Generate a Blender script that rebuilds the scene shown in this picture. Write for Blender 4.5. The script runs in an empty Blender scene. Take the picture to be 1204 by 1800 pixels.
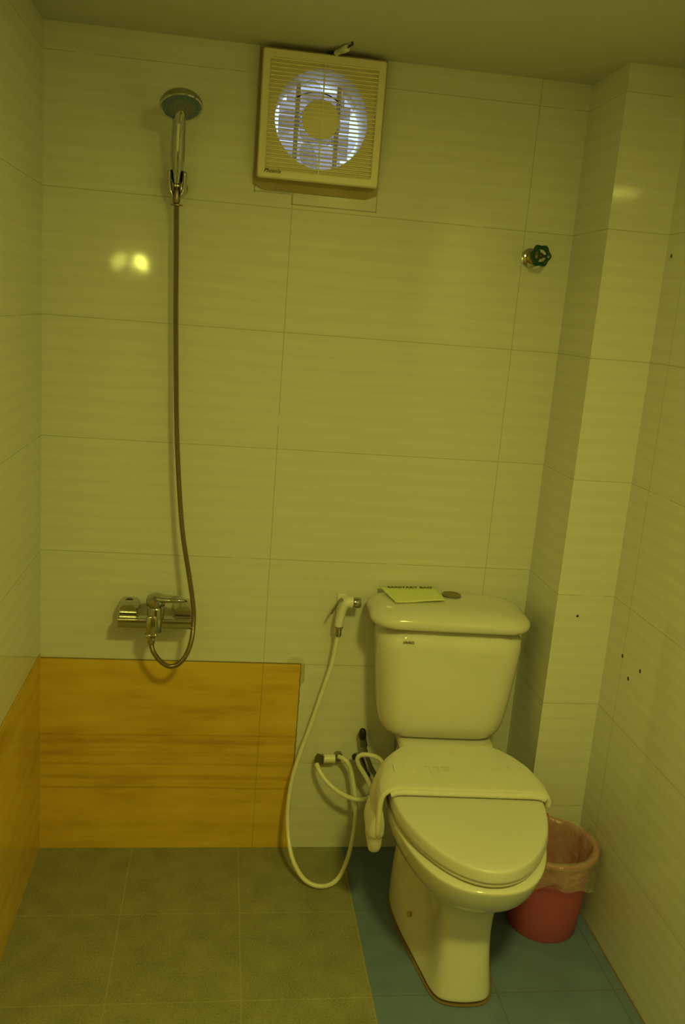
import bpy, bmesh, math, random
from mathutils import Vector, Matrix
random.seed(7)
PI = math.pi
S = bpy.context.scene
COL = S.collection

# ------------------------------------------------------------------ camera
cd = bpy.data.cameras.new('camera'); cam = bpy.data.objects.new('camera', cd); COL.objects.link(cam)
cd.sensor_fit = 'HORIZONTAL'; cd.sensor_width = 36.0; cd.lens = 1564.0 / 1204.0 * 36.0
cd.clip_start = 0.02; cd.clip_end = 50
_r = Vector((0.98926264, -0.1236144, 0.07796733)); _u = Vector((-0.0484356, 0.22602668, 0.9729162)); _w = Vector((0.13788915, 0.96624605, -0.21761241))
M = Matrix(((_r.x, _u.x, -_w.x, 0.4518402), (_r.y, _u.y, -_w.y, -2.3087692), (_r.z, _u.z, -_w.z, 1.5295969), (0, 0, 0, 1)))
cam.matrix_world = M
S.camera = cam

# ------------------------------------------------------------------ light and exposure
S.view_settings.view_transform = 'Standard'
S.view_settings.look = 'None'
S.view_settings.exposure = 0.0
S.view_settings.gamma = 1.0
S.view_settings.use_curve_mapping = False
world = bpy.data.worlds.new('daylight'); S.world = world; world.use_nodes = True
bg = world.node_tree.nodes['Background']
bg.inputs[0].default_value = (0.42, 0.56, 0.86, 1); bg.inputs[1].default_value = 2.0
LAMP_COL = (1.0, 0.975, 0.155)
BULB_W = 40.0      # emission of the wall lamp's bulbs
CEIL_W = 192.0      # emission of the ceiling light's disc
H = 2.131          # ceiling height
XR, DC, XW, YF = 1.3234, 0.22, 1.476, -2.55

# ------------------------------------------------------------------ tagging
def tag(o, label=None, cat=None, group=None, kind=None):
    if label: o['label'] = label
    if cat: o['category'] = cat
    if group: o['group'] = group
    if kind: o['kind'] = kind
    return o
def empty(name, loc, label=None, cat=None, rz=0, group=None):
    o = bpy.data.objects.new(name, None); COL.objects.link(o); o.empty_display_size = .05
    o.location = loc; o.rotation_euler = (0, 0, rz)
    return tag(o, label, cat, group)
def obj(name, bm, mat, parent=None, smooth=True, subsurf=0, bevel=0, auto=40, world_space=False):
    me = bpy.data.meshes.new(name)
    bmesh.ops.remove_doubles(bm, verts=bm.verts, dist=1e-6)
    bmesh.ops.recalc_face_normals(bm, faces=bm.faces)
    if smooth:
        for f in bm.faces: f.smooth = True
        a = math.radians(auto)
        if not subsurf:
            for e in bm.edges:
                if len(e.link_faces) == 2 and e.calc_face_angle(0) > a: e.smooth = False
    bm.to_mesh(me); bm.free()
    o = bpy.data.objects.new(name, me); COL.objects.link(o)
    mats = mat if isinstance(mat, (list, tuple)) else [mat]
    for m in mats: me.materials.append(m)
    if bevel:
        b = o.modifiers.new('bevel', 'BEVEL'); b.width = bevel; b.segments = 3; b.limit_method = 'ANGLE'; b.angle_limit = math.radians(35)
    if subsurf:
        s = o.modifiers.new('sub', 'SUBSURF'); s.levels = subsurf; s.render_levels = subsurf
    if parent:
        o.parent = parent
        if world_space:
            # vertices were given in room coordinates: express them in the parent's frame
            pm = Matrix.Translation(parent.location) @ parent.rotation_euler.to_matrix().to_4x4()
            me.transform(pm.inverted())
    return o

# ------------------------------------------------------------------ mesh helpers
def NB(): return bmesh.new()
def box(bm, a, b, mi=0):
    (x0, y0, z0), (x1, y1, z1) = a, b
    vs = [bm.verts.new(p) for p in ((x0,y0,z0),(x1,y0,z0),(x1,y1,z0),(x0,y1,z0),(x0,y0,z1),(x1,y0,z1),(x1,y1,z1),(x0,y1,z1))]
    for f in ((0,3,2,1),(4,5,6,7),(0,1,5,4),(1,2,6,5),(2,3,7,6),(3,0,4,7)):
        bm.faces.new([vs[i] for i in f]).material_index = mi
    return bm
def loft(bm, rings, cap0=True, cap1=True, closed=True, mi=0):
    R = [[bm.verts.new(p) for p in r] for r in rings]
    n = len(R[0])
    for a, b in zip(R, R[1:]):
        for i in range(n if closed else n - 1):
            j = (i + 1) % n
            bm.faces.new((a[i], a[j], b[j], b[i])).material_index = mi
    if cap0: bm.faces.new(R[0][::-1]).material_index = mi
    if cap1: bm.faces.new(R[-1]).material_index = mi
    return R
def frame_to(d):
    d = Vector(d).normalized()
    up = Vector((0, 0, 1)) if abs(d.z) < .9 else Vector((0, 1, 0))
    x = up.cross(d).normalized(); y = d.cross(x)
    return x, y, d
def lathe(bm, prof, origin=(0,0,0), axis=(0,0,1), n=32, caps=True, mi=0):
    x, y, d = frame_to(axis); o = Vector(origin)
    rings = [[o + d*h + x*(r*math.cos(2*PI*i/n)) + y*(r*math.sin(2*PI*i/n)) for i in range(n)] for r, h in prof]
    loft(bm, rings, caps, caps, mi=mi); return bm
def catmull(P, k=10):
    P = [Vector(p) for p in P]; out = []
    Q = [P[0]*2-P[1]] + P + [P[-1]*2-P[-2]]
    for i in range(1, len(Q)-2):
        a, b, c, d = Q[i-1:i+3]
        for j in range(k):
            t = j/k
            out.append(.5*((2*b)+(c-a)*t+(2*a-5*b+4*c-d)*t*t+(3*b-a-3*c+d)*t**3))
    out.append(P[-1]); return out
def resample(P, step):
    out = [P[0]]; acc = 0
    for a, b in zip(P, P[1:]):
        L = (b-a).length
        while acc + L >= step:
            t = (step-acc)/L; a = a.lerp(b, t); out.append(a); L = (b-a).length; acc = 0
        acc += L
    if (out[-1]-P[-1]).length > step*.3: out.append(P[-1])
    return out
def tube(bm, pts, rad, n=14, mi=0, caps=True):
    P = [Vector(p) for p in pts]
    T = [(P[min(i+1,len(P)-1)]-P[max(i-1,0)]).normalized() for i in range(len(P))]
    x, y, _ = frame_to(T[0]); rings = []
    for i, p in enumerate(P):
        x = (x - T[i]*x.dot(T[i])).normalized(); y = T[i].cross(x)
        r = rad(i) if callable(rad) else rad
        rings.append([p + x*(r*math.cos(2*PI*k/n)) + y*(r*math.sin(2*PI*k/n)) for k in range(n)])
    loft(bm, rings, caps, caps, mi=mi); return bm
def rrect(cx, cy, hx, hy, r, n=6):
    out = []
    for sx, sy, a0 in ((1,1,0),(-1,1,90),(-1,-1,180),(1,-1,270)):
        for i in range(n+1):
            a = math.radians(a0 + 90*i/n)
            out.append((cx+sx*(hx-r)+r*math.cos(a), cy+sy*(hy-r)+r*math.sin(a)))
    return out
def text(name, s, size, mat, parent, loc, rot, extrude=0.0004, shear=0, bold=0.0, italic=None):
    cu = bpy.data.curves.new(name, 'FONT'); cu.body = s; cu.size = size; cu.extrude = extrude; cu.shear = shear
    cu.align_x = 'CENTER'; cu.align_y = 'CENTER'; cu.offset = bold
    t = bpy.data.objects.new(name, cu); COL.objects.link(t)
    dg = bpy.context.evaluated_depsgraph_get()
    me = bpy.data.meshes.new_from_object(t.evaluated_get(dg)); me.materials.clear(); me.materials.append(mat)
    bpy.data.objects.remove(t); bpy.data.curves.remove(cu)
    o = bpy.data.objects.new(name, me); COL.objects.link(o); o.parent = parent; o.location = loc; o.rotation_euler = rot
    return o

# ------------------------------------------------------------------ materials
class NT:
    def __init__(s, name):
        s.m = bpy.data.materials.new(name); s.m.use_nodes = True; s.t = s.m.node_tree
        s.b = s.t.nodes['Principled BSDF']
    def n(s, ty, **kw):
        x = s.t.nodes.new(ty)
        for k, v in kw.items(): setattr(x, k, v)
        return x
    def l(s, a, b): s.t.links.new(a, b)
    def put(s, sock, v):
        if hasattr(v, 'links'): s.l(v, sock)
        else: sock.default_value = v
    def math(s, op, a, b=0.0, c=0.0):
        x = s.n('ShaderNodeMath', operation=op)
        s.put(x.inputs[0], a); s.put(x.inputs[1], b)
        if op in ('MULTIPLY_ADD', 'COMPARE', 'SMOOTH_MIN'): s.put(x.inputs[2], c)
        return x.outputs[0]
    def mix(s, f, a, b):
        x = s.n('ShaderNodeMix', data_type='RGBA'); s.put(x.inputs[0], f)
        s.put(x.inputs[6], a if hasattr(a, 'links') else (*a, 1)); s.put(x.inputs[7], b if hasattr(b, 'links') else (*b, 1)); return x.outputs[2]
    def coord(s, off=(0,0,0), which='Object'):
        tc = s.n('ShaderNodeTexCoord'); return tc.outputs[which]
    def xyz(s):
        sp = s.n('ShaderNodeSeparateXYZ'); s.l(s.coord(), sp.inputs[0]); return sp.outputs
    def noise(s, vec, scale, detail=3, rough=.5, stretch=None):
        if stretch:
            mp = s.n('ShaderNodeMapping'); s.l(vec, mp.inputs[0]); mp.inputs['Scale'].default_value = stretch; vec = mp.outputs[0]
        x = s.n('ShaderNodeTexNoise'); s.l(vec, x.inputs['Vector']); x.inputs['Scale'].default_value = scale
        x.inputs['Detail'].default_value = detail; x.inputs['Roughness'].default_value = rough; return x.outputs[0]
    def ramp(s, f, stops):
        x = s.n('ShaderNodeValToRGB'); s.l(f, x.inputs[0]); cr = x.color_ramp
        while len(cr.elements) < len(stops): cr.elements.new(.5)
        for e, (p, c) in zip(cr.elements, stops): e.position = p; e.color = (*c, 1)
        return x.outputs[0]
    def bump(s, h, strength=.3, dist=.002):
        x = s.n('ShaderNodeBump'); x.inputs['Strength'].default_value = strength; x.inputs['Distance'].default_value = dist
        s.l(h, x.inputs['Height']); s.l(x.outputs[0], s.b.inputs['Normal'])
    def near(s, v, c, w):      # 1 when |v-c| < w
        return s.math('LESS_THAN', s.math('ABSOLUTE', s.math('SUBTRACT', v, c)), w)
    def rep(s, v, off, period, w):   # repeated joint lines
        f = s.math('FRACT', s.math('DIVIDE', s.math('SUBTRACT', v, off - w), period))
        return s.math('LESS_THAN', f, 2*w/period)
    def both(s, *a):
        r = a[0]
        for q in a[1:]: r = s.math('MULTIPLY', r, q)
        return r
    def any(s, *a):
        r = a[0]
        for q in a[1:]: r = s.math('MAXIMUM', r, q)
        return r

def plain(name, col, rough=.5, metal=0.0, spec=.5, coat=0.0, trans=0.0, alpha=1.0, bump=None, var=0.0):
    k = NT(name); b = k.b
    b.inputs['Base Color'].default_value = (*col, 1); b.inputs['Roughness'].default_value = rough; b.inputs['Metallic'].default_value = metal
    b.inputs['Specular IOR Level'].default_value = spec; b.inputs['Coat Weight'].default_value = coat; b.inputs['Coat Roughness'].default_value = .05
    b.inputs['Transmission Weight'].default_value = trans; b.inputs['Alpha'].default_value = alpha
    if var:
        nz = k.noise(k.coord(), 9, 4)
        k.l(k.mix(k.math('MULTIPLY', nz, var), col, tuple(c*.55 for c in col)), b.inputs['Base Color'])
    if bump:
        k.bump(k.noise(k.coord(), bump[0], 3), bump[1], bump[2])
    return k.m

TILE_A, TILE_B = (.74, .73, .69), (.62, .60, .58)
def tile_wall(name, u_axis, v_off, joints_u, orange=None, extra=None, left_orange=None, rowsplit=None):
    """cream wavy wall tile, 60 x 30 cm; joints drawn from positions in metres"""
    k = NT(name); o = k.xyz(); U = o[u_axis]; Z = o[2]; co = k.coord()
    # soft wavy stripes, about 2.8 cm apart
    wob = k.noise(co, 1.0, 2, .5, (2.2, 2.2, 9))
    zz = k.math('MULTIPLY_ADD', wob, .035, Z)
    st = k.math('MULTIPLY_ADD', k.math('ADD', k.math('SINE', k.math('MULTIPLY', zz, 2*PI/.041)), k.math('MULTIPLY', k.math('SINE', k.math('MULTIPLY', zz, 2*PI/.0173)), .6)), .35, .5)
    fine = k.noise(co, 1.0, 4, .6, (6, 6, 150))
    f = k.math('MULTIPLY_ADD', fine, .5, k.math('MULTIPLY', st, .55))
    col = k.mix(k.math('MULTIPLY', f, .62), TILE_A, TILE_B)
    # joints
    w = .0009
    ju = None
    for c in joints_u:
        q = k.near(U, c, w); ju = q if ju is None else k.any(ju, q)
    jz = k.rep(Z, v_off, .3, w)
    fade = k.math('GREATER_THAN', k.noise(co, 7, 2), .36)
    if orange:
        x1, z1, pattern = orange
        en = k.math('MULTIPLY', k.math('SUBTRACT', k.noise(co, 60, 2), .5), .006)
        inside = k.both(k.math('LESS_THAN', k.math('ADD', U, en) if u_axis == 0 else k.math('MULTIPLY', U, 1), x1),
                        k.math('LESS_THAN', k.math('MULTIPLY_ADD', en, .15, Z), z1))
        grain = k.noise(co, 1.0, 5, .6, (3.5, 3.5, 22)); big = k.noise(co, 4.5, 3)
        oc = k.ramp(k.math('MULTIPLY_ADD', grain, .65, k.math('MULTIPLY', big, .35)),
                    [(.30, (.50, .29, .03)), (.5, (.70, .45, .055)), (.70, (.80, .54, .09))])
        if pattern:
            zc = k.math('MULTIPLY_ADD', k.noise(co, 3, 1), .012, k.math('SUBTRACT', Z, .006))
            band = None
            for c, ww, s_ in ((.350, .0026, .36), (.330, .006, .26), (.292, .007, .18), (.262, .004, .26), (.222, .006, .32), (.190, .003, .42)):
                q = k.math('MULTIPLY', k.near(zc, c, ww), s_); band = q if band is None else k.any(band, q)
            oc = k.mix(band, oc, (.38, .21, .02))
        col = k.mix(inside, col, oc)
        edge = k.near(Z, z1, .0016)
        if u_axis == 0:
            edge = k.both(edge, k.math('LESS_THAN', U, x1))
            side = k.both(k.near(k.math('ADD', U, en), x1, .0018), k.math('LESS_THAN', Z, z1), k.math('GREATER_THAN', Z, .25))
            edge = k.any(edge, side)
            # inside the orange field the half-height joint only exists right of x = .595
            cut = k.both(inside, k.math('LESS_THAN', U, .595), k.math('LESS_THAN', Z, .5))
            jz = k.both(jz, k.math('SUBTRACT', 1.0, cut))
        else:
            cut = k.both(inside, k.math('LESS_THAN', Z, .5)); jz = k.both(jz, k.math('SUBTRACT', 1.0, cut))
        col = k.mix(k.math('MULTIPLY', edge, .8), col, (.14, .11, .05))
    jj = k.any(ju, jz) if ju is not None else jz
    col = k.mix(k.math('MULTIPLY', jj, k.math('MULTIPLY_ADD', fade, .32, .12)), col, (.16, .14, .09))
    if extra:
        for (a0, a1, b0, b1, s_) in extra:    # thin dark marks as rectangles in (u, z)
            q = k.both(k.math('GREATER_THAN', U, a0), k.math('LESS_THAN', U, a1), k.math('GREATER_THAN', Z, b0), k.math('LESS_THAN', Z, b1))
            col = k.mix(k.math('MULTIPLY', q, s_), col, (.15, .12, .06))
    k.l(col, k.b.inputs['Base Color'])
    k.b.inputs['Roughness'].default_value = .065
    k.b.inputs['Specular IOR Level'].default_value = .45
    k.bump(k.math('MULTIPLY_ADD', jj, -1.0, k.math('MULTIPLY', k.noise(co, 1.0, 2, .5, (5, 5, 16)), .35)), .12, .0015)
    return k.m

mat_back = tile_wall('tile_back', 0, .27, (.595, 1.195), orange=(.70, .572, True),
                     extra=[(.499, .502, 1.80, 2.125, .5), (.499, .592, 1.803, 1.8055, .5), (.592, .806, 1.7795, 1.782, .6), (.8035, .806, 1.78, 1.82, .5),
                            (.592, .5945, 1.78, 1.805, .6), (.655, .70, .5635, .5725, .0)])
mat_left = tile_wall('tile_left', 1, .27, (-.62, -1.22), orange=(5, .585, False))
mat_right = tile_wall('tile_right', 1, .27, (-.315, -.915, -1.515, -2.1))
mat_colside = tile_wall('tile_column', 1, .27, ())
mat_front = plain('unseen_wall_bounce_cut', (.26, .19, .12), .5, var=.3)  # brown made up for this unseen wall, to cut bounce and darken chrome

def floor_material():
    k = NT('floor_tiles'); o = k.xyz(); X, Y = o[0], o[1]; co = k.coord()
    sp = k.noise(co, 260, 2, .7); sp2 = k.noise(co, 14, 4)
    grey = k.ramp(k.math('MULTIPLY_ADD', sp, .7, k.math('MULTIPLY', sp2, .3)), [(.3, (.15, .145, .09)), (.5, (.27, .26, .155)), (.72, (.38, .365, .22))])
    blue = k.ramp(k.math('MULTIPLY_ADD', sp, .4, k.math('MULTIPLY', sp2, .6)), [(.3, (.12, .18, .33)), (.6, (.155, .225, .39)), (.8, (.20, .27, .43))])
    wob = k.math('MULTIPLY_ADD', k.noise(co, 8, 2), .004, k.math('SUBTRACT', X, .002))
    isb = k.math('GREATER_THAN', wob, .8555)
    gj = k.any(k.rep(wob, .555, .3, .0012), k.rep(Y, -.288, .3, .0011))
    grey = k.mix(k.math('MULTIPLY', gj, .38), grey, (.50, .47, .27))
    bj = k.any(k.near(X, 1.156, .0014), k.near(X, 1.446, .0016), k.rep(Y, -.285, .3, .0013))
    blue = k.mix(k.math('MULTIPLY', bj, .75), blue, (.13, .12, .08))
    col = k.mix(isb, grey, blue)
    ej = k.near(wob, .8555, .0016); col = k.mix(k.math('MULTIPLY', ej, .7), col, (.34, .31, .17))
    # grime in the corner line along the right wall
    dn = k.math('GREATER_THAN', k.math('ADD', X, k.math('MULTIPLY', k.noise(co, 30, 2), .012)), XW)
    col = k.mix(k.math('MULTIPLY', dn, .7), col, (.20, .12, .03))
    k.l(col, k.b.inputs['Base Color']); k.b.inputs['Roughness'].default_value = .42; k.b.inputs['Specular IOR Level'].default_value = .35
    k.bump(k.math('MULTIPLY_ADD', k.any(gj, bj), -.8, sp), .25, .0012)
    return k.m
mat_floor = floor_material()
mat_ceiling = plain('ceiling_paint', (.62, .60, .56), .9, bump=(25, .15, .003), var=.15)
mat_ceramic = plain('white_ceramic', (.72, .70, .65), .12, coat=.35)
mat_seat = plain('seat_plastic', (.69, .665, .65), .32)
mat_plastic = plain('cream_plastic', (.80, .74, .55), .35, bump=(30, .05, .001))
mat_plastic_d = plain('grille_plastic', (.82, .74, .50), .4)
mat_chrome = plain('chrome', (.52, .51, .50), .10, metal=1)
mat_dullchrome = plain('worn_steel', (.30, .29, .27), .28, metal=1)
mat_white_pl = plain('white_plastic', (.80, .78, .74), .3)
mat_hose = plain('white_hose', (.80, .78, .66), .28, coat=.2)
mat_steelhose = plain('steel_hose', (.30, .23, .14), .34, metal=.85)
mat_black = plain('black_plastic', (.012, .012, .014), .4)
mat_ink = plain('print_ink', (.03, .025, .01), .6)
mat_green = plain('green_enamel', (.004, .06, .035), .3)
mat_brass = plain('brass', (.45, .30, .10), .35, metal=1)
mat_greyface = plain('grey_rubber', (.17, .19, .23), .5)
mat_blueface = plain('blue_plastic', (.10, .17, .28), .4)
mat_mortar = plain('dirty_mortar', (.50, .40, .20), .85, bump=(60, .4, .003), var=1.1)
mat_grime = plain('grime', (.20, .13, .05), .8)
mat_paper = plain('paper', (.80, .84, .42), .7)
mat_shutter = None
k = NT('shutter_plastic'); k.b.inputs['Base Color'].default_value = (.70, .70, .76, 1); k.b.inputs['Roughness'].default_value = .5
tl = k.n('ShaderNodeBsdfTranslucent'); tl.inputs[0].default_value = (.72, .66, .62, 1); ms = k.n('ShaderNodeMixShader'); ms.inputs[0].default_value = .8
k.l(k.b.outputs[0], ms.inputs[1]); k.l(tl.outputs[0], ms.inputs[2]); k.l(ms.outputs[0], k.t.nodes['Material Output'].inputs[0]); mat_shutter = k.m
k = NT('blade_plastic'); k.b.inputs['Base Color'].default_value = (.80, .78, .76, 1); k.b.inputs['Roughness'].default_value = .3
tr = k.n('ShaderNodeBsdfTransparent'); tr.inputs[0].default_value = (.95, .93, .92, 1); ms = k.n('ShaderNodeMixShader'); ms.inputs[0].default_value = .72
k.l(k.b.outputs[0], ms.inputs[1]); k.l(tr.outputs[0], ms.inputs[2]); k.l(ms.outputs[0], k.t.nodes['Material Output'].inputs[0]); mat_blade = k.m
# pink bin: slightly translucent plastic
k = NT('pink_plastic'); k.b.inputs['Base Color'].default_value = (.66, .16, .26, 1); k.b.inputs['Roughness'].default_value = .3
tl = k.n('ShaderNodeBsdfTranslucent'); tl.inputs[0].default_value = (.75, .16, .25, 1); ms = k.n('ShaderNodeMixShader'); ms.inputs[0].default_value = .35
k.l(k.b.outputs[0], ms.inputs[1]); k.l(tl.outputs[0], ms.inputs[2]); k.l(ms.outputs[0], k.t.nodes['Material Output'].inputs[0]); mat_pink = k.m
# clear thin bag
k = NT('clear_bag'); k.b.inputs['Base Color'].default_value = (.80, .74, .60, 1); k.b.inputs['Roughness'].default_value = .18; k.b.inputs['Specular IOR Level'].default_value = .8
tr = k.n('ShaderNodeBsdfTransparent'); ms = k.n('ShaderNodeMixShader'); nz = k.noise(k.coord(), 34, 3)
k.put(ms.inputs[0], k.math('MULTIPLY_ADD', nz, -.45, .93)); k.l(k.b.outputs[0], ms.inputs[1]); k.l(tr.outputs[0], ms.inputs[2]); k.l(ms.outputs[0], k.t.nodes['Material Output'].inputs[0])
k.bump(k.noise(k.coord(), 55, 3), .8, .006); mat_bag = k.m
# towel: terry loops
k = NT('terry_cloth'); k.b.inputs['Base Color'].default_value = (.76, .73, .66, 1); k.b.inputs['Roughness'].default_value = .95; k.b.inputs['Sheen Weight'].default_value = .3
co = k.coord(); k.bump(k.math('MULTIPLY_ADD', k.noise(co, 420, 2), 1.0, k.math('MULTIPLY', k.noise(co, 30, 3), 2.6)), .6, .0034); mat_towel = k.m
# emitters
def emit(name, col, s):
    k = NT(name); k.b.inputs['Base Color'].default_value = (.9, .9, .9, 1); k.b.inputs['Emission Color'].default_value = (*col, 1); k.b.inputs['Emission Strength'].default_value = s; return k.m
mat_bulb = emit('glowing_bulb', LAMP_COL, BULB_W)
mat_disc = emit('glowing_diffuser', LAMP_COL, CEIL_W)

# ------------------------------------------------------------------ room shell
def struct(name, bm, m):
    o = obj(name, bm, m, smooth=False); o['kind'] = 'structure'; return o
b = NB(); box(b, (-.1, YF-.1, -.08), (XW+.1, .12, 0)); struct('floor', b, mat_floor)
b = NB(); box(b, (-.1, YF-.1, H), (XW+.1, .12, H+.08)); struct('ceiling', b, mat_ceiling)
b = NB(); box(b, (-.1, YF, 0), (0, 0, H)); struct('wall_left', b, mat_left)
b = NB(); box(b, (XW, YF, 0), (XW+.1, 0, H)); struct('wall_right', b, mat_right)
b = NB(); box(b, (-.1, YF-.1, 0), (XW+.1, YF, H)); struct('wall_front', b, mat_front)
# back wall with the square fan opening
HX0, HX1, HZ0, HZ1 = .530, .768, 1.852, 2.094
b = NB()
xs = [-.1, HX0, HX1, XW+.1]; zs = [0, HZ0, HZ1, H]
for i in range(3):
    for j in range(3):
        if (i, j) == (1, 1): continue
        for y, fl in ((0, 0), (.12, 1)):
            q = [(xs[i], y, zs[j]), (xs[i+1], y, zs[j]), (xs[i+1], y, zs[j+1]), (xs[i], y, zs[j+1])]
            b.faces.new([b.verts.new(p) for p in q])
for q in (((HX0,0,HZ0),(HX1,0,HZ0),(HX1,.12,HZ0),(HX0,.12,HZ0)), ((HX0,0,HZ1),(HX1,0,HZ1),(HX1,.12,HZ1),(HX0,.12,HZ1)),
          ((HX0,0,HZ0),(HX0,0,HZ1),(HX0,.12,HZ1),(HX0,.12,HZ0)), ((HX1,0,HZ0),(HX1,0,HZ1),(HX1,.12,HZ1),(HX1,.12,HZ0))):
    b.faces.new([b.verts.new(p) for p in q])
struct('wall_back', b, mat_back)
# boxed-in column in the right corner
b = NB()
loft(b, [[(XR, .0, 0), (XR, 0, H)], [(XR, -DC, 0), (XR, -DC, H)], [(XW, -DC, 0), (XW, -DC, H)]], False, False, closed=False)
col_m = tile_wall('tile_column_box', 0, .27, ())
struct('wall_column', b, col_m)
# drilled holes and chips in the tiles
def hole(name, p, ax, r=.0032):
    b = NB(); lathe(b, [(r*1.25, 0), (r*.9, .0006), (r*.5, .0007)], p, ax, 12)
    o = obj(name, b, mat_black); return o
spots = [((XW, -.312, .744), (-1,0,0), 'small dark drilled hole in right wall, uppermost of a cluster of three', .0042),
         ((XW, -.411, .745), (-1,0,0), 'small dark drilled hole in right wall, nearest the camera of the cluster', .0042),
         ((XW, -.359, .703), (-1,0,0), 'small dark drilled hole in right wall, lowest of the cluster', .0042),
         ((1.384, -DC, .814), (0,-1,0), 'tiny dark drilled hole in the column face above the bin', .0028),
         ((XW, -.247, 1.72), (-1,0,0), 'small dark drilled hole high on the right wall', .004)]
for p, ax, lb, r in spots: tag(hole('wall_hole', p, ax, r), lb, 'hole', 'drilled holes in the wall tiles')
# chipped mortar at the corner of the orange tiles
b = NB()
pts = []
for i in range(15):
    a = PI*i/14; r = .024 + .003*math.sin(i*2.3)
    pts.append((.684 + r*math.cos(a)*1.0, .574 + r*.75*math.sin(a)))
loft(b, [[(x, 0.0005, z) for x, z in pts] + [(.66, 0.0005, .569), (.708, 0.0005, .569)][:0], [(x, -.0012, z) for x, z in pts]])
tag(obj('grout_patch', b, plain('pale_filler', (.66, .62, .54), .8, var=.3), smooth=False), 'small rounded filler patch over top right corner of orange tiles', 'patch')
b = NB()
pts = [(.700, .572), (.711, .572), (.712, .520), (.706, .512), (.702, .518)]
loft(b, [[(x, .0005, z) for x, z in pts], [(x, -.0011, z) for x, z in pts]])
tag(obj('tile_chip', b, plain('pale_filler_side', (.52, .47, .33), .85, var=.4), smooth=False), 'narrow filler chip beside the upper right edge of the orange tiles', 'patch')

# ------------------------------------------------------------------ lamps (behind the photograph's frame)
wl = empty('wall_lamp', (0, -1.97, 1.685), 'small single-bulb wall lamp on the left wall, seen only as a reflection', 'lamp')
b = NB(); lathe(b, [(.04, .0), (.045, .004), (.045, .012), (.035, .018)], (0, 0, -.05), (1,0,0)); tube(b, catmull([(.015,0,-.05),(.03,0,-.055),(.044,0,-.048)]), .006); obj('bracket', b, mat_chrome, wl)
for x, z, dx in ((.046, .0, -.45),):
    b = NB(); lathe(b, [(.006, -.048), (.013, -.038), (.023, -.020), (.026, 0), (.022, .018), (.012, .029), (.003, .032)], (x, 0, z), (dx, 0, .8), 24)
    obj('bulb', b, mat_bulb, wl)
cl = empty('ceiling_light', (.92, -1.90, H), 'round flush ceiling light near the front wall, out of the photo', 'lamp')
b = NB(); lathe(b, [(.115, 0), (.118, .012), (.110, .022), (.102, .022), (.102, .014)], (0,0,0), (0,0,-1), 40); obj('rim', b, mat_white_pl, cl)
b = NB(); lathe(b, [(.101, .015), (.085, .022), (.045, .026), (.004, .027)], (0,0,0), (0,0,-1), 40); obj('diffuser', b, mat_disc, cl)

# ------------------------------------------------------------------ exhaust fan
FX, FZ = .6495, 1.9735; fx0, fx1, fz0, fz1 = .503, .796, 1.831, 2.117
fan = empty('exhaust_fan', (FX, 0, FZ), 'square cream exhaust fan with round louvred opening, high on the back wall', 'fan')
def circ_plate(bm, x0, x1, z0, z1, cx, cz, r, ya, yb, n=48):
    """square plate with a round hole, from y=ya to y=yb"""
    def sq(i):
        a = 2*PI*i/n + PI/4; dx, dz = math.cos(a), math.sin(a)
        t = min(((x1-cx)/dx) if dx > 1e-9 else 1e9, ((x0-cx)/dx) if dx < -1e-9 else 1e9, ((z1-cz)/dz) if dz > 1e-9 else 1e9, ((z0-cz)/dz) if dz < -1e-9 else 1e9)
        return cx+dx*t, cz+dz*t
    S1 = [sq(i) for i in range(n)]; C1 = [(cx+r*math.cos(2*PI*i/n+PI/4), cz+r*math.sin(2*PI*i/n+PI/4)) for i in range(n)]
    R = []
    for P, y in ((S1, ya), (C1, ya), (C1, yb), (S1, yb), (S1, ya)):
        R.append([bm.verts.new((x, y, z)) for x, z in P])
    for a, c in zip(R, R[1:]):
        for i in range(n):
            j = (i+1) % n
            bm.faces.new((a[i], a[j], c[j], c[i]))
# housing: deep rounded frame
b = NB()
def fr(hx, hz, r, y): return [(FX+x, y, FZ+.0005+z) for x, z in rrect(0, 0, hx, hz, r)]
hx, hz = (fx1-fx0)/2, (fz1-fz0)/2
loft(b, [fr(hx-.010, hz-.010, .006, .0), fr(hx-.008, hz-.008, .006, -.012), fr(hx-.004, hz-.004, .007, -.030), fr(hx, hz, .007, -.036), fr(hx, hz, .007, -.047), fr(hx-.003, hz-.003, .007, -.051), fr(hx-.017, hz-.017, .006, -.052), fr(hx-.020, hz-.020, .005, -.0485), fr(hx-.021, hz-.021, .004, -.030)], False, False)
obj('frame', b, mat_plastic, fan, world_space=True)
b = NB(); circ_plate(b, fx0+.012, fx1-.012, fz0+.012, fz1-.012, FX, FZ, .111, -.0415, -.037)
# short round duct
for (r0, r1, y0, y1) in ((.111, .111, -.034, .10),):
    n = 48
    ri = [[(FX+r*math.cos(2*PI*i/n), y, FZ+r*math.sin(2*PI*i/n)) for i in range(n)] for r, y in ((.111, -.039), (.111, .115), (.114, .115), (.114, -.038))]
    loft(b, ri, False, False)
obj('back_plate', b, mat_plastic_d, fan, world_space=True)
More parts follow.
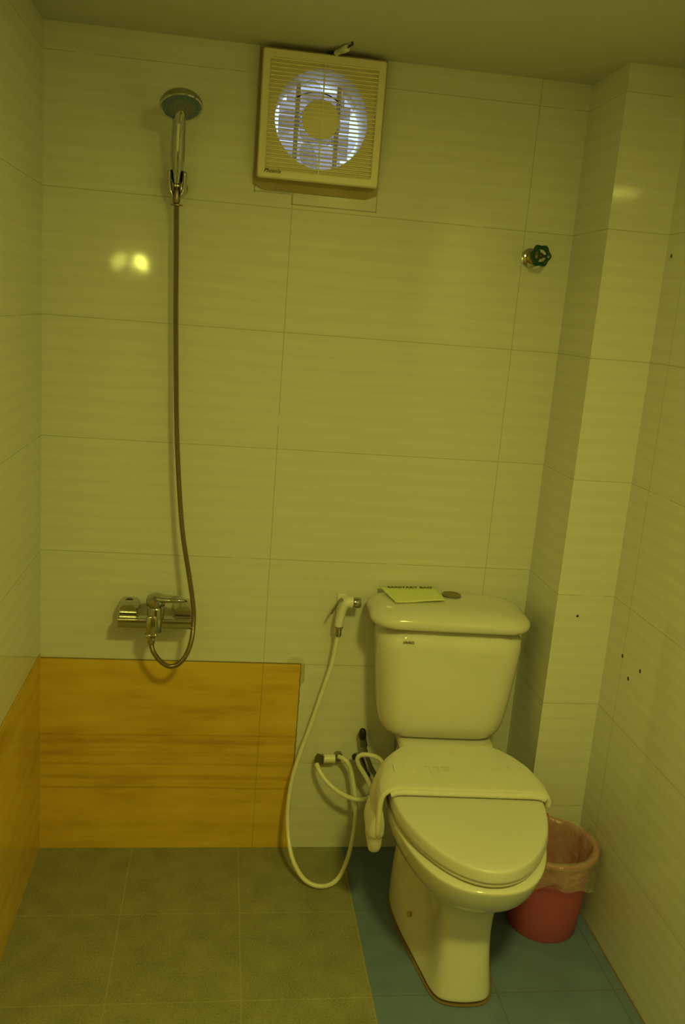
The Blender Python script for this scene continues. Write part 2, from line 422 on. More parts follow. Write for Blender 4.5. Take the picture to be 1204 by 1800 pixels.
# grille of horizontal slats with one upright and the hub disc
b = NB(); gx0, gx1 = FX-.127, FX+.127
n_s = 28; z0s, z1s = FZ-.1225, FZ+.1225
for i in range(n_s):
    z = z0s + (z1s-z0s)*i/(n_s-1)
    v = [(-.0495, z-.0024), (-.0500, z+.0002), (-.0440, z+.0024), (-.0430, z+.0002)]
    loft(b, [[(gx0, y, zz) for y, zz in v], [(gx1, y, zz) for y, zz in v]])
box(b, (FX-.0015, -.0512, FZ-.123), (FX+.0015, -.0430, FZ+.123))
obj('grille', b, mat_plastic_d, fan, smooth=False, world_space=True)
b = NB(); lathe(b, [(.043, 0), (.0445, .003), (.0445, .0065), (.041, .0085), (.001, .0095)], (FX-.002, -.0385, FZ), (0,-1,0), 40)
obj('hub_disc', b, mat_plastic, fan, world_space=True)
# impeller: hub and five blades behind the grille
b = NB(); lathe(b, [(.050, .0), (.052, .006), (.052, .028), (.046, .034), (.002, .036)], (FX, .035, FZ), (0,-1,0), 40); obj('motor_hub', b, mat_blade, fan, world_space=True)
for kx in range(5):
    a0 = 2*PI*kx/5 + .5; b = NB(); rings = []
    for j in range(7):
        r = .048 + (.100-.048)*j/6; wd = .22 + .10*math.sin(PI*j/6)
        row = []
        for y_s in (0, .0016):
            seq = range(6) if y_s == 0 else range(5, -1, -1)
            for i in seq:
                t = i/5; a = a0 + (t-.5)*2*wd + .25*(j/6)
                row.append((FX+r*math.cos(a), .012 + .018*(t-.5)*2*(1-.4*j/6)+y_s, FZ+r*math.sin(a)))
        rings.append(row)
    loft(b, rings); obj('blade', b, mat_blade, fan, world_space=True)
# shutter behind: two uprights, angled louvres, dark support arc
b = NB()
for x in (FX-.052, FX+.050): box(b, (x-.0055, .070, FZ-.104), (x+.0055, .078, FZ+.104))
obj('shutter_post', b, mat_plastic_d, fan, smooth=False, world_space=True)
b = NB()
for i in range(6):
    z = FZ-.078 + .031*i
    v = [(.092, z-.0155), (.0935, z-.0155), (.1035, z+.0155), (.102, z+.0155)]
    hw = .092 if i not in (0, 5) else .075
    loft(b, [[(FX-hw-.004, y, zz) for y, zz in v], [(FX+hw-.008, y, zz) for y, zz in v]])
obj('shutter', b, mat_shutter, fan, smooth=False, world_space=True)
b = NB(); tube(b, [(FX-.004+.088*math.cos(t), .06, FZ-.006+.088*math.sin(t)) for t in [math.radians(50+80*i/24) for i in range(25)]], .0016, 8)
obj('support_arc', b, mat_black, fan, world_space=True)
text('maker_logo', 'Phoenix', .0125, mat_ink, fan, (.539-FX, -.0520, 1.8465-FZ), (PI/2, 0, 0), .0003, .35, .0002)
# mortar bed around the housing
b = NB(); circ_plate(b, .4960, .8035, 1.808, 2.1295, FX, FZ, .118, -.008, 0.0)
tag(obj('mortar_bed', b, mat_mortar, smooth=False), 'rough stained mortar strip edging the exhaust fan', 'mortar')
# cable connector lying above the fan against the ceiling
cn = empty('cable_connector', (.684, -.07, 2.119), 'small white cable connector on black wire above the fan, under the ceiling', 'connector')
b = NB(); d = Vector((.40, -.88, .03)); lathe(b, [(.0045, 0), (.0065, .002), (.0065, .030), (.008, .032), (.008, .050), (.005, .053)], Vector((.672, -.050, 2.1205)), d, 20)
obj('housing', b, mat_white_pl, cn, world_space=True)
b = NB(); tube(b, catmull([(.652, -.032, 2.113), (.655, -.036, 2.1235), (.664, -.043, 2.1245), (.675, -.052, 2.1210)]), .0024, 8)
tube(b, catmull([(.657, -.028, 2.113), (.662, -.034, 2.1225), (.668, -.044, 2.1225), (.675, -.055, 2.1202)]), .0016, 8)
obj('wire', b, mat_black, cn, world_space=True)
b = NB(); tube(b, catmull([(.692, -.092, 2.1215), (.697, -.105, 2.1245), (.703, -.110, 2.1275), (.700, -.118, 2.1305)]), .0022, 8)
obj('wire', b, mat_black, cn, world_space=True)

# ------------------------------------------------------------------ hand shower
hs = empty('hand_shower', (.318, -.045, 1.80), 'chrome hand shower with grey nozzle face, hanging on the back wall', 'shower head')
Cn = Vector((.326, -.145, 1.950)); Nn = Vector((.10, -.44, -.90)).normalized()     # face normal looks down and out
b = NB(); lathe(b, [(.012, -.026), (.030, -.022), (.043, -.014), (.0478, -.006), (.0488, .0), (.0478, .004), (.0445, .0055), (.042, .004)], Cn, Nn, 48)
obj('head', b, mat_chrome, hs, world_space=True)
fx_, fy_, _ = frame_to(Nn)
b = NB(); lathe(b, [(.0435, .002), (.042, .0052), (.030, .0056)], Cn, Nn, 48, caps=False); obj('blue_ring', b, mat_blueface, hs, world_space=True)
b = NB(); lathe(b, [(.0302, .003), (.0300, .0062), (.014, .0068), (.001, .0068)], Cn, Nn, 48)
for rr, nn in ((.010, 8), (.018, 14), (.026, 20), (.0365, 28)):
    for i in range(nn):
        a = 2*PI*i/nn; p = Cn + fx_*rr*math.cos(a) + fy_*rr*math.sin(a)
        lathe(b, [(.0014, .004), (.0012, .0084), (.0005, .0088)], p, Nn, 6)
obj('nozzle_face', b, mat_greyface, hs, world_space=True)
# handle
path = catmull([(.3165, -.052, 1.795), (.317, -.060, 1.825), (.3180, -.074, 1.865), (.3195, -.094, 1.905), (.322, -.118, 1.935), (.325, -.134, 1.951)], 6)
rad = [x*1.2 for x in (.0085, .0092, .0100, .0110, .0122, .0132, .0140, .0145, .0147, .0147, .0145, .0142, .0138, .0134, .0130, .0126, .0122, .0119, .0116, .0113, .0112, .0112)]
b = NB(); tube(b, path, lambda i: rad[min(i*len(rad)//len(path), len(rad)-1)], 20)
hd = obj('handle', b, mat_chrome, hs, world_space=True, subsurf=1)
b = NB(); tube(b, catmull([(.318, -.0895, 1.864), (.3192, -.1085, 1.902), (.3205, -.120, 1.918)], 6), lambda i: .0035, 8); obj('grip_strip', b, mat_white_pl, hs, world_space=True)
# wall holder: rosette, arm and two-prong cup
ho = empty('shower_holder', (.318, 0, 1.80), 'chrome wall bracket that cradles the hand shower handle', 'bracket')
b = NB(); lathe(b, [(.022, .0), (.023, .003), (.020, .007), (.010, .010), (.010, .032)], (.318, 0, 1.792), (0,-1,0), 32); obj('rosette', b, mat_chrome, ho, world_space=True)
b = NB()
rings = []
for j in range(9):      # U-shaped cradle, open to the front
    t = j/8; z = 1.764 + .062*t; y = -.048 - .012*t; w = .0122 + .0072*math.sin(min(t*1.25, 1)*PI/2)
    op = 50 if t > .3 else 50 - 30*(1-t/.3)
    row = []
    for i in range(15):
        a = math.radians(-90+op + (360-2*op)*i/14); row.append((.3175+(w+.0050)*math.cos(a), y+(w+.0050)*math.sin(a), z))
    for i in range(14, -1, -1):
        a = math.radians(-90+op + (360-2*op)*i/14); row.append((.3175+w*.93*math.cos(a), y+w*.93*math.sin(a), z))
    rings.append(row)
loft(b, rings); obj('cradle', b, mat_chrome, ho, world_space=True, subsurf=1)
# long metal hose
hose_pts = [(.3172, -.052, 1.790), (.3172, -.050, 1.765), (.3190, -.048, 1.70), (.3215, -.046, 1.62), (.3250, -.046, 1.50), (.3310, -.050, 1.36), (.3380, -.055, 1.22), (.3490, -.062, 1.08), (.3640, -.072, .95), (.3860, -.092, .84), (.4000, -.112, .765), (.4020, -.122, .72), (.3990, -.124, .68), (.3880, -.120, .640), (.3700, -.114, .612), (.3450, -.108, .6005), (.3210, -.104, .613), (.3020, -.102, .638), (.2960, -.102, .662)]
P = resample(catmull(hose_pts, 24), .0017)
b = NB(); tube(b, P, lambda i: .0066 if i % 2 else .0058, 12)
hz_ = obj('shower_hose', b, mat_steelhose); tag(hz_, 'long ribbed metal shower hose looping from mixer up to hand shower', 'hose')
b = NB(); lathe(b, [(.0074, 0), (.0090, .004), (.0090, .026), (.0074, .030)], (.3172, -.0515, 1.752), (0, -.02, 1), 20); lathe(b, [(.0145, 0), (.0145, .0022)], (.3178, -.050, 1.7475), (0,0,1), 20)
obj('hose_nut', b, mat_steelhose, hz_)
b = NB(); lathe(b, [(.0100, 0), (.0108, .003), (.0100, .016), (.0085, .020)], (.296, -.102, .678), (.02, 0, -1), 20); obj('hose_nut', b, mat_chrome, hz_)

# ------------------------------------------------------------------ shower mixer
mx = empty('shower_mixer', (.30, 0, .72), 'chrome single-lever shower mixer on the back wall above orange tiles', 'tap')
b = NB(); rings = []
for x in (.207, .209, .397, .399):
    s_ = .85 if x in (.207, .399) else 1
    rings.append([(x, -.078+yy*s_, .7105+zz*s_) for yy, zz in rrect(0, 0, .017, .0135, .006, 4)])
loft(b, rings); obj('bar', b, mat_chrome, mx, world_space=True)
for xc in (.231, .372):
    b = NB(); rings = []
    for y, s_ in ((0, .96), (-.004, 1.02), (-.044, 1.0), (-.054, .92), (-.060, .80)):
        rings.append([(xc+xx*s_, y, .729+zz*s_) for xx, zz in rrect(0, 0, .0265, .0225, .017, 6)])
    loft(b, rings); es = obj('wall_union', b, mat_chrome, mx, world_space=True)
    b = NB(); lathe(b, [(.0095, 0), (.0095, .0015), (.005, .0018)], (xc, -.028, .7505), (0,-.1,1), 20); o = obj('set_screw', b, mat_black, es)
    pm = Matrix.Translation(mx.location); o.data.transform(pm.inverted())
b = NB(); lathe(b, [(.019, 0), (.0215, .002), (.0215, .066), (.020, .070), (.015, .073)], (.3035, -.082, .687), (0, -.08, 1), 32); obj('body', b, mat_chrome, mx, world_space=True)
b = NB(); rings = []
for z, s_ in ((.735, .9), (.732, 1), (.690, 1), (.686, .93)):
    rings.append([(.2960+xx*s_, -.102+yy*s_, z) for xx, yy in rrect(0, 0, .0135, .0125, .004, 3)])
loft(b, rings); rings = []
for z, s_ in ((.688, 1), (.686, 1.08), (.679, 1.08), (.677, .9)):
    rings.append([(.2960+xx*s_, -.102+yy*s_, z) for xx, yy in rrect(0, 0, .0145, .0125, .004, 3)])
loft(b, rings); obj('outlet', b, mat_chrome, mx, world_space=True)
b = NB(); lathe(b, [(.0195, 0), (.0235, .004), (.0245, .014), (.0225, .026), (.013, .033), (.001, .035)], (.3035, -.086, .757), (0, -.14, 1), 32)
rings = []
for t, w, h in ((0, .020, .008), (.25, .0205, .007), (.5, .019, .006), (.75, .0155, .005), (.95, .011, .004), (1, .007, .002)):
    x = .305+.074*t; z = .780+.001*t; y = -.090-.012*t
    rings.append([(x, y+yy, z+zz) for yy, zz in rrect(0, 0, w, h, min(w, h)*.95, 4)])
loft(b, rings)
obj('lever', b, mat_chrome, mx, world_space=True)

# ------------------------------------------------------------------ bidet spray
bs = empty('bidet_spray', (.80, 0, .76), 'white hand bidet spray with chrome nozzle, hooked on the wall left of the tank', 'bidet spray')
b = NB()
hp = catmull([(.789, -.048, .700), (.790, -.050, .722), (.793, -.052, .745), (.797, -.054, .762), (.803, -.056, .772), (.813, -.057, .775), (.821, -.057, .775)], 5)
tube(b, hp, lambda i: (.0115, .0118, .0122, .0126, .0130, .0135, .0140, .0144, .0148, .0150, .0152, .0155)[min(i*12//len(hp), 11)], 20)
obj('handle', b, mat_white_pl, bs, world_space=True, subsurf=1)
b = NB(); lathe(b, [(.0140, 0), (.0148, .002), (.0148, .020), (.0125, .023), (.0125, .018), (.003, .017)], (.819, -.057, .775), (1, 0, .0), 28); obj('nozzle', b, mat_chrome, bs, world_space=True)
b = NB(); pth = catmull([(.792, -.060, .785), (.783, -.066, .782), (.772, -.068, .765), (.762, -.067, .745)], 6)
T = [Vector(p) for p in pth]
rings = []
for i, p in enumerate(T):
    w = .007
    rings.append([p+Vector((-.0014, -w, .001)), p+Vector((.0014, -w, -.001)), p+Vector((.0014, w, -.001)), p+Vector((-.0014, w, .001))])
loft(b, rings); obj('trigger', b, mat_dullchrome, bs, world_space=True, smooth=False)
b = NB(); lathe(b, [(.0125, 0), (.0125, .005), (.0088, .007), (.0088, .026), (.0072, .030)], (.789, -.048, .704), (.02, 0, -1), 20); obj('collar', b, mat_chrome, bs, world_space=True)
bh = empty('spray_holder', (.80, 0, .755), 'small plastic wall hook behind the bidet spray', 'bracket')
b = NB(); box(b, (.785, -.010, .728), (.812, 0, .782)); box(b, (.789, -.040, .742), (.806, -.009, .750)); obj('hook', b, mat_white_pl, bh, world_space=True, bevel=.002)
# spray hose
pts = [(.7895, -.047, .684), (.786, -.046, .650), (.779, -.044, .590), (.765, -.042, .530), (.750, -.042, .470), (.732, -.043, .400), (.712, -.045, .330), (.695, -.050, .260), (.686, -.060, .190), (.686, -.085, .120), (.698, -.135, .060), (.730, -.180, .022), (.775, -.195, .009), (.820, -.180, .016), (.852, -.140, .050), (.872, -.095, .105), (.876, -.075, .170), (.868, -.060, .230), (.857, -.050, .275), (.847, -.050, .298), (.835, -.042, .306), (.822, -.028, .306)]
b = NB(); tube(b, resample(catmull(pts, 20), .006), .0063, 14); tag(obj('bidet_hose', b, mat_hose), 'white plastic hose looping down to the floor from the bidet spray', 'hose')
# left tee fitting: two outlets on a short manifold
tf = empty('tee_fitting', (.795, 0, .292), 'worn chrome double wall fitting with white collar, left of the toilet', 'fitting')
b = NB(); lathe(b, [(.014, 0), (.014, .010), (.0105, .012), (.0105, .024)], (.773, 0, .287), (0,-1,0), 6); obj('left_nut', b, mat_dullchrome, tf, world_space=True)
b = NB(); lathe(b, [(.0135, -.014), (.0135, .0), (.0105, .004), (.0105, .012)], (.766, -.030, .297), (-.35, -.3, -.6), 6); obj('elbow', b, mat_dullchrome, tf, world_space=True)
b = NB(); lathe(b, [(.0125, -.015), (.0125, .018)], (.795, -.022, .296), (1,0,0), 20); obj('white_collar', b, mat_hose, tf, world_space=True)
b = NB(); lathe(b, [(.0145, 0), (.0145, .012), (.010, .014), (.010, .020)], (.822, -.010, .300), (0,-1,0), 6); obj('right_nut', b, mat_dullchrome, tf, world_space=True)
pts = [(.759, -.042, .291), (.766, -.056, .278), (.785, -.072, .256), (.812, -.086, .236), (.840, -.094, .222), (.868, -.098, .214), (.895, -.098, .214), (.925, -.094, .230), (.944, -.090, .262), (.945, -.088, .300), (.930, -.088, .330), (.905, -.088, .342), (.880, -.080, .340), (.868, -.076, .327), (.874, -.074, .305), (.890, -.074, .280), (.905, -.074, .255), (.915, -.076, .230), (.925, -.078, .205)]
b = NB(); tube(b, resample(catmull(pts, 20), .006), .0065, 14); tag(obj('supply_hose', b, mat_hose), 'white plastic supply hose curling behind the towel beside the toilet', 'hose')
# angle stop valve with steel hose to the tank
av = empty('stop_valve', (.885, 0, .35), 'dark metal angle stop valve with black handle on the wall beside the tank', 'valve')
b = NB(); lathe(b, [(.012, 0), (.012, .004), (.008, .006), (.008, .024)], (.889, 0, .358), (0,-1,0), 20); lathe(b, [(.0085, -.016), (.0105, -.014), (.0105, .012), (.008, .014)], (.889, -.030, .352), (.25, -.1, -1), 18)
obj('body', b, mat_dullchrome, av, world_space=True)
b = NB(); lathe(b, [(.007, 0), (.0105, .004), (.0120, .018), (.0095, .030), (.004, .036)], (.8855, -.032, .362), (-.08, -.1, 1), 14); obj('handle', b, mat_black, av, world_space=True, subsurf=1)
sh = resample(catmull([(.893, -.034, .340), (.905, -.045, .305), (.922, -.050, .272), (.945, -.056, .246), (.968, -.062, .262), (.977, -.070, .310), (.972, -.085, .370), (.969, -.095, .430), (.969, -.095, .452)], 16), .0022)
b = NB(); tube(b, sh, lambda i: .0060 if i % 2 else .0052, 10); tag(obj('tank_hose', b, mat_dullchrome), 'braided steel hose rising from stop valve to the tank underside', 'hose')
sv = empty('lower_valve', (.89, 0, .29), 'worn brown metal valve under the stop valve, among white hoses', 'valve')
b = NB(); lathe(b, [(.013, 0), (.013, .004), (.009, .006), (.009, .028)], (.880, 0, .292), (0,-1,0), 20); lathe(b, [(.007, -.014), (.0115, -.012), (.0115, .020), (.009, .022), (.009, .036), (.012, .038), (.012, .052), (.008, .054)], (.882, -.040, .300), (.42, -.12, -.85), 8)
obj('body', b, mat_dullchrome, sv, world_space=True)
b = NB(); lathe(b, [(.004, 0), (.008, .002), (.009, .012), (.005, .016)], (.873, -.044, .312), (-.7, -.2, .35), 8); obj('knob', b, mat_black, sv, world_space=True)

# ------------------------------------------------------------------ gate valve
gv = empty('gate_valve', (1.218, 0, 1.707), 'dark green lobed handwheel valve high on the back wall, right of the fan', 'valve')
b = NB(); lathe(b, [(.024, 0), (.0245, .003), (.020, .006)], (1.216, 0, 1.705), (0,-1,0), 32); obj('escutcheon', b, mat_chrome, gv, world_space=True)
b = NB(); lathe(b, [(.0155, .004), (.0155, .020), (.010, .024), (.008, .042), (.0045, .044), (.0045, .060)], (1.217, 0, 1.706), (0,-1,0), 24); obj('stem', b, mat_brass, gv, world_space=True)
b = NB(); rings = []
GC = Vector((1.2225, -.060, 1.7085)); n = 60
def lob(a, r): return r*(1+.075*math.cos(6*a))
prof = [(.0165, -.0035), (.0150, 0), (.0165, .0035), (.0215, .0055), (.0262, .0025), (.0268, 0), (.0262, -.0025), (.0215, -.0055)]
R = []
for i in range(n):
    a = 2*PI*i/n; R.append([b.verts.new(GC + Vector(((lob(a, r) if r > .018 else r)*math.cos(a), y, (lob(a, r) if r > .018 else r)*math.sin(a)))) for r, y in prof])
for i in range(n):
    A, B = R[i], R[(i+1) % n]
    for j in range(len(prof)):
        q = (j+1) % len(prof); b.faces.new((A[j], A[q], B[q], B[j]))
for kx in range(3):
    a = 2*PI*kx/3 + PI/2+.5; d = Vector((math.cos(a), 0, math.sin(a))); 
    tube(b, [GC + d*.004 + Vector((0,.001,0)), GC + d*.011, GC + d*.0175], .0038, 10)
lathe(b, [(.0075, .004), (.0080, .0), (.0070, -.004)], GC, (0,1,0), 20)
obj('handwheel', b, mat_green, gv, world_space=True)
b = NB(); lathe(b, [(.0058, 0), (.0058, .003), (.003, .005)], GC+Vector((0, -.003, 0)), (0,-1,0), 6); obj('nut', b, plain('dark_nut', (.10, .05, .05), .35, metal=.8), gv, world_space=True)

# ------------------------------------------------------------------ toilet (local frame: +d runs forward = -Y)
TX, TR = 1.096, math.radians(-3.0)
toi = empty('toilet', (TX, 0, 0), 'white close-coupled ceramic toilet with closed seat lid beside the column', 'toilet', rz=TR)
def half_ring(ctrl, z, k=1, xs=0):
    """closed ring from a half outline (d forward, w half width)"""
    L = [(-w+xs, -d, z) for d, w in ctrl]; Rr = [(w+xs, -d, z) for d, w in ctrl[::-1]]
    # centre points (w==0) once
    out = []
    for p in L + Rr:
        if not out or (Vector(out[-1])-Vector(p)).length > 1e-6: out.append(p)
    if (Vector(out[0])-Vector(out[-1])).length < 1e-6: out.pop()
    return out
secs = [
 (0.000, [(.185,0),(.185,.075),(.20,.128),(.30,.132),(.40,.116),(.50,.092),(.580,.076),(.622,.058),(.628,0)]),
 (0.012, [(.185,0),(.185,.075),(.20,.128),(.30,.131),(.40,.114),(.50,.090),(.580,.075),(.622,.058),(.628,0)]),
 (0.060, [(.180,0),(.180,.075),(.195,.126),(.30,.130),(.385,.106),(.465,.074),(.570,.070),(.614,.056),(.620,0)]),
 (0.110, [(.170,0),(.170,.075),(.185,.122),(.295,.126),(.375,.096),(.450,.064),(.560,.066),(.606,.055),(.612,0)]),
 (0.165, [(.150,0),(.150,.075),(.170,.110),(.280,.114),(.360,.086),(.440,.060),(.550,.064),(.600,.054),(.606,0)]),
 (0.215, [(.120,0),(.120,.075),(.150,.096),(.260,.100),(.350,.086),(.440,.068),(.550,.067),(.600,.056),(.606,0)]),
 (0.240, [(.100,0),(.100,.080),(.140,.096),(.260,.108),(.360,.104),(.450,.092),(.560,.078),(.608,.060),(.616,0)]),
 (0.262, [(.090,0),(.090,.082),(.140,.100),(.265,.122),(.370,.122),(.465,.108),(.580,.086),(.630,.058),(.640,0)]),
 (0.287, [(.085,0),(.085,.084),(.140,.104),(.270,.136),(.380,.142),(.475,.133),(.600,.104),(.655,.062),(.668,0)]),
 (0.297, [(.075,0),(.075,.087),(.138,.108),(.272,.150),(.383,.158),(.480,.151),(.612,.121),(.684,.070),(.699,0)]),
 (0.315, [(.060,0),(.060,.090),(.135,.112),(.275,.162),(.385,.173),(.488,.167),(.624,.132),(.704,.075),(.720,0)]),
 (0.345, [(.040,0),(.040,.095),(.130,.120),(.280,.172),(.390,.184),(.495,.178),(.640,.142),(.722,.080),(.738,0)]),
 (0.380, [(.030,0),(.030,.100),(.125,.125),(.285,.176),(.395,.188),(.505,.182),(.652,.146),(.736,.082),(.752,0)]),
 (0.392, [(.030,0),(.030,.100),(.125,.125),(.285,.174),(.395,.186),(.505,.180),(.650,.144),(.733,.080),(.749,0)]),
]
b = NB(); loft(b, [half_ring(c, z) for z, c in secs])
obj('bowl', b, mat_ceramic, toi, subsurf=3)
b = NB(); rings = []
for z, s_ in ((.385, 1.0), (.425, .96), (.436, .93), (.438, .85)):
    rings.append([(x*s_, -.118+y*s_, z) for x, y in rrect(0, 0, .135, .095, .03, 5)])
loft(b, rings); obj('tank_deck', b, mat_ceramic, toi, subsurf=1)
for s_ in (-1, 1):
    b = NB(); lathe(b, [(.006, -.008), (.006, .001), (.004, .003), (.001, .0035)], (s_*.103, -.405, .075), (s_*1, -.45, .25), 20); obj('bolt_cap', b, plain('stained_cap', (.55, .40, .16), .5), toi)
# dark silicone line round the foot
b = NB(); c0 = [(d+.002 if d > .3 else d-.002, w+.002 if w else 0) for d, w in secs[0][1]]
loft(b, [half_ring(c0, 0.0), half_ring(c0, 0.0022), half_ring([(d+.001 if d>.3 else d, w+.001 if w else 0) for d, w in secs[0][1]], .005)]); obj('sealant_line', b, mat_grime, toi, subsurf=2)
# tank: tapered rounded body
b = NB(); rings = []
TKX = -.022
for z, hx_, d0, d1, r in ((.437, .110, .045, .160, .045), (.440, .132, .035, .178, .055), (.452, .152, .028, .192, .062), (.475, .163, .022, .200, .065), (.53, .171, .018, .206, .065), (.62, .180, .016, .210, .065), (.70, .187, .015, .213, .065), (.762, .192, .015, .215, .065)):
    rings.append([(x+TKX+.006, y, z) for x, y in rrect(0, -(d0+d1)/2, hx_+.007, (d1-d0)/2, min(r, (d1-d0)/2-.002), 6)])
loft(b, rings); obj('tank', b, mat_ceramic, toi, subsurf=1)
b = NB(); rings = []
for z, g, r in ((.756, -.010, .05), (.757, .002, .065), (.762, .011, .07), (.775, .014, .075), (.789, .010, .075), (.800, -.002, .072), (.806, -.018, .07), (.809, -.040, .06), (.810, -.075, .03)):
    hx_ = .200+g; hy_ = .1045+g*.95
    rings.append([(x+TKX, -.114+y+.003*0, z + (.0 if z < .78 else -.006*(x/.2)**2)) for x, y in rrect(0, 0, hx_, hy_, min(r, hy_-.004), 8)])
loft(b, rings); lid = obj('tank_lid', b, mat_ceramic, toi, subsurf=1)
b = NB(); lathe(b, [(.0265, -.004), (.0265, .0022), (.0245, .0034), (.0235, .0022)], (TKX+.016, -.070, .8095), (0,0,1), 40); bt = obj('button_ring', b, mat_dullchrome, toi)
b = NB(); lathe(b, [(.0232, -.002), (.0228, .0020), (.001, .0024)], (TKX+.016, -.070, .8098), (0,0,1), 40); obj('flush_button', b, plain('aged_brass', (.30, .24, .12), .35, metal=.9), toi)
text('maker_mark', 'HHSO', .0105, plain('mark_ink', (.10, .09, .04), .6), toi, (-.135, -.2138, .722), (PI/2+.03, 0, 0), .0003, 0, .00012)
# seat and lid
def dshape(g, n=11):
    pts = [(.222+g*.0, 0), (.222, .085+g*.6), (.240, .118+g*.8), (.275, .146+g), (.330, .170+g), (.400, .184+g), (.480, .183+g), (.560, .167+g), (.640, .134+g), (.700, .090+g*.9), (.735+g*.7, .045+g*.5), (.746+g, 0)]
    return pts
b = NB(); loft(b, [half_ring(dshape(-.010), .390), half_ring(dshape(-.003), .391), half_ring(dshape(-.003), .401), half_ring(dshape(-.008), .403)]); obj('seat', b, mat_seat, toi, subsurf=2)
b = NB(); loft(b, [half_ring(dshape(-.006), .403), half_ring(dshape(.002), .4035), half_ring(dshape(.003), .407), half_ring(dshape(.001), .425), half_ring(dshape(-.002), .4305), half_ring(dshape(-.008), .4325), half_ring(dshape(-.04), .434)]); obj('seat_lid', b, mat_seat, toi, subsurf=2)
for s_ in (-1, 1):
    b = NB(); lathe(b, [(.009, -.018), (.012, -.016), (.012, .016), (.009, .018)], (s_*.075, -.222, .415), (1,0,0), 18); box(b, (s_*.075-.012, -.236, .392), (s_*.075+.012, -.212, .414)); obj('hinge', b, mat_white_pl, toi, bevel=.002)

# ------------------------------------------------------------------ sanitary paper bag on the tank lid
pb = empty('sanitary_bag', (.985, -.06, .812), 'yellow-green printed paper sanitary bag lying on the tank lid', 'paper bag')
A, B_, C_, D_ = Vector((.895, -.020, .8095)), Vector((1.054, -.012, .8135)), Vector((1.056, -.128, .8135)), Vector((.918, -.150, .8080))
b = NB(); n = 10; G = []
for j in range(n+1):
    v = j/n; row = []
    for i in range(n+1):
        u = i/n; p = A.lerp(B_, u).lerp(D_.lerp(C_, u), v)
        p = p + Vector((0, 0, .0006*math.sin(u*7)*math.sin(v*5) + .0022*(1-u)**6))
        row.append(b.verts.new(p))
    G.append(row)
for j in range(n):
    for i in range(n): b.faces.new((G[j][i], G[j+1][i], G[j+1][i+1], G[j][i+1]))
o = obj('paper', b, mat_paper, pb, world_space=True); sd = o.modifiers.new('solid', 'SOLIDIFY'); sd.thickness = .0012; sd.offset = 1
tx = text('printed_text', 'SANITARY BAG', .0180, mat_ink, pb, (-.006, .030, .0030), (math.radians(.5), math.radians(-1.2), math.radians(1)), .0002, 0, .0002)

# ------------------------------------------------------------------ bath towel over the seat lid
tw = empty('towel', (1.07, -.34, .436), 'white terry towel folded over the seat lid, one end hanging down its left side', 'towel')
Rz = Matrix.Translation(Vector((TX, 0, 0))) @ Matrix.Rotation(TR, 4, 'Z')
def lidw(d):      # half width of the lid at distance d from the wall
    T_ = dshape(.004)[1:-1]
    if d <= T_[0][0]: return T_[0][1]
    for (a, wa), (c, wc) in zip(T_, T_[1:]):
        if d <= c: return wa + (wc-wa)*(d-a)/(c-a)
    return .18
def towel_sheet(top, thick, dropL, dropR, d0, d1, wob, flare=0):
    b = NB(); rows = []; NJ = 14
    for j in range(NJ+1):
        v = j/NJ; d = d0 + (d1-d0)*v; w = lidw(d)+.004; dl = dropL(v); dr = dropR(v)
        ln = []
        e_ = .022*(1-v)**.7; ln.append((-w-.008-e_, .434-dl)); ln.append((-w-.010-e_, .434-dl*.75)); ln.append((-w-.010-e_*.8, .434-dl*.5)); ln.append((-w-.008-e_*.5, .434-dl*.25)); ln.append((-w-.004, .434-.006+top*.4))
        ln.append((-w+.008, .436+top*.95))
        for i in range(1, 12): ln.append((-w+.008+(2*w-.016)*i/12, .4365+top))
        ln.append((w-.008, .436+top*.95)); ln.append((w-.001, .434-.006+top*.4)); ln.append((w-.001, .434-dr*.5)); ln.append((w-.002, .434-dr))
        row = []
        for i, (x, z) in enumerate(ln):
            q = wob*(math.sin(i*1.7+v*5)+math.sin(i*.6+v*9))*.5
            dd = d + (.006*math.sin(i*.9) if 5 < i < 17 else 0)*0
            if i < 5: dd = d + (.02-.05*(4-i)/4*.4)*(v-.5)*0 - .0
            row.append(Rz @ Vector((x + (q if (i < 5) else 0), -dd, z + (q*.5 if 5 <= i <= 17 else 0))))
        rows.append(row)
    loft(b, rows, False, False, closed=False)
    return b
def sld(o, t):
    m_ = o.modifiers[0] if o.modifiers else None
    s_ = o.modifiers.new('solid', 'SOLIDIFY'); s_.thickness = t; s_.offset = 1
    if m_: bpy.context.view_layer.objects.active = o
    s2 = o.modifiers.new('sub2', 'SUBSURF'); s2.levels = 2; s2.render_levels = 2
b = towel_sheet(.004, .01, lambda v: .07+.045*min(1, v*2), lambda v: .018+.006*v, .228, .462, .004)
bmesh.ops.recalc_face_normals(b, faces=b.faces)
o = obj('folded_cloth', b, mat_towel, tw, world_space=True); sld(o, .014)
tw_cloth = o
# lower rolled end hanging below the fold
b = NB(); rings = []
for z, hx_, hy_, dx in ((.385, .006, .060, .004), (.350, .018, .062, .000), (.322, .022, .060, -.002), (.312, .021, .056, -.002), (.306, .0165, .050, -.001), (.284, .018, .048, .0), (.266, .015, .042, .0), (.257, .007, .030, .0)):
    rings.append([Rz @ Vector((-.209+dx+x, -.395+y, z)) for x, y in rrect(0, 0, hx_, hy_, hx_*.9, 4)])
loft(b, rings); obj('hanging_end', b, mat_towel, tw, world_space=True, subsurf=2)
# rolled front hem
b = NB(); hem = []
w = lidw(.46)+.004
for t in range(0, 25):
    u = t/24; x = -w+.004 + (2*w-.010)*u
    z = .4445 - .012*max(0, abs(u-.5)*2-.9)*10*.6
    hem.append(Rz @ Vector((x, -.462, z)))
tube(b, hem, .0075, 12); obj('hem', b, mat_towel, tw, world_space=True)
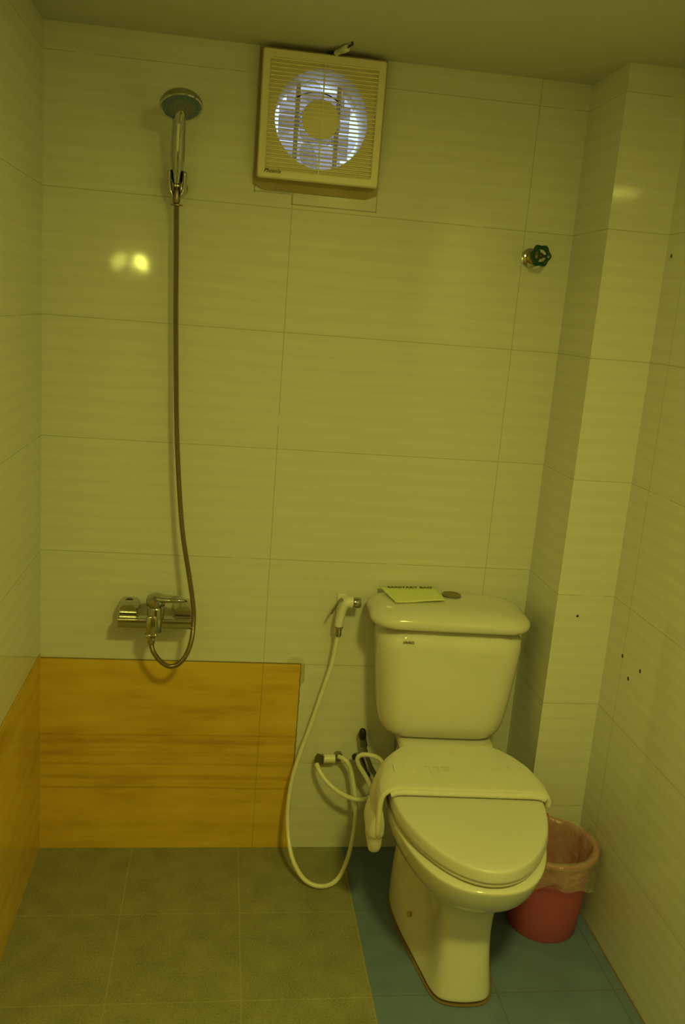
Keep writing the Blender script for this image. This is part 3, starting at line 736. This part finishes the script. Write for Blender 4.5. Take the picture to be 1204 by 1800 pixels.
# woven raised lettering band on the top
def relief(s, size, loc):
    cu = bpy.data.curves.new('relief', 'FONT'); cu.body = s; cu.size = size; cu.extrude = .0004; cu.bevel_depth = .0006; cu.align_x = 'CENTER'; cu.align_y = 'CENTER'
    t = bpy.data.objects.new('relief', cu); COL.objects.link(t)
    me = bpy.data.meshes.new_from_object(t.evaluated_get(bpy.context.evaluated_depsgraph_get())); me.materials.clear(); me.materials.append(mat_towel)
    bpy.data.objects.remove(t); bpy.data.curves.remove(cu)
    o = bpy.data.objects.new('woven_letters', me); COL.objects.link(o); o.parent = tw; o.location = Vector(loc)-tw.location; o.rotation_euler = (0, 0, TR); return o
relief('HOTEL', .052, (.985, -.365, .4550)); relief('OM', .058, (1.165, -.36, .4550))

# ------------------------------------------------------------------ pink bin and bag
bx, by = 1.350, -.335
bn = empty('waste_bin', (bx, by, 0), 'pink translucent plastic waste bin in the corner right of the toilet', 'bin')
b = NB(); lathe(b, [(.001, .004), (.083, .004), (.088, 0), (.091, .006), (.095, .06), (.101, .14), (.107, .205), (.109, .222), (.117, .226), (.120, .232), (.119, .238), (.113, .240), (.107, .236), (.104, .205), (.097, .14), (.091, .06), (.086, .008), (.001, .007)], (0,0,0), (0,0,1), 56)
obj('bucket', b, mat_pink, bn)
# rim lugs
for a in (1.35, 4.2):
    b = NB(); lathe(b, [(.010, -.006), (.012, -.004), (.012, .004), (.010, .006)], (.114*math.cos(a), .114*math.sin(a), .236), (-math.sin(a), math.cos(a), 0), 16); obj('handle_lug', b, mat_pink, bn)
b = NB(); n = 72; rings = []
prof = [(.121, .168), (.1235, .185), (.1240, .205), (.1245, .225), (.1225, .240), (.114, .247), (.104, .241), (.099, .222), (.096, .19), (.092, .13), (.086, .075), (.06, .050), (.02, .046)]
for j, (r, z) in enumerate(prof):
    row = []
    for i in range(n):
        a = 2*PI*i/n
        amp = (.0055, .004, .0035, .003, .003, .003, .003, .005, .007, .008, .008, .010, .006)[j]
        rr = r + amp*(.5*math.sin(a*7+j*.5)+.35*math.sin(a*13+1.3*j)+.3*math.sin(a*23+j*.9))
        zz = z + (.012*math.sin(a*3+.6)+.006*math.sin(a*9) if j == 0 else 0) + (.006*math.sin(a*2+1) if 1 <= j <= 2 else 0)
        if j <= 5: rr = max(rr, .1225 if z < .24 else .110)
        row.append((bx + min(rr*math.cos(a), XW-.0015-bx), by + min(rr*math.sin(a), 9), zz))
    rings.append(row)
loft(b, rings, False, True); bg_ = obj('bin_liner', b, mat_bag, smooth=True, auto=180)
tag(bg_, 'clear crinkled plastic bag lining the pink bin and folded over its rim', 'plastic bag')
# small crumpled refuse showing through the bag
b = NB(); bmesh.ops.create_icosphere(b, subdivisions=3, radius=.05)
for v in b.verts:
    q = v.co.normalized(); f = 1+.22*math.sin(q.x*9+q.y*5)+.15*math.sin(q.z*11+q.x*7)
    v.co = Vector((v.co.x*f*1.15, v.co.y*f, v.co.z*f*.45)) + Vector((bx+.004, by-.01, .088))
tag(obj('crumpled_paper', b, plain('refuse_paper', (.72, .62, .50), .8)), 'pale crumpled paper inside the bag in the pink bin', 'refuse')
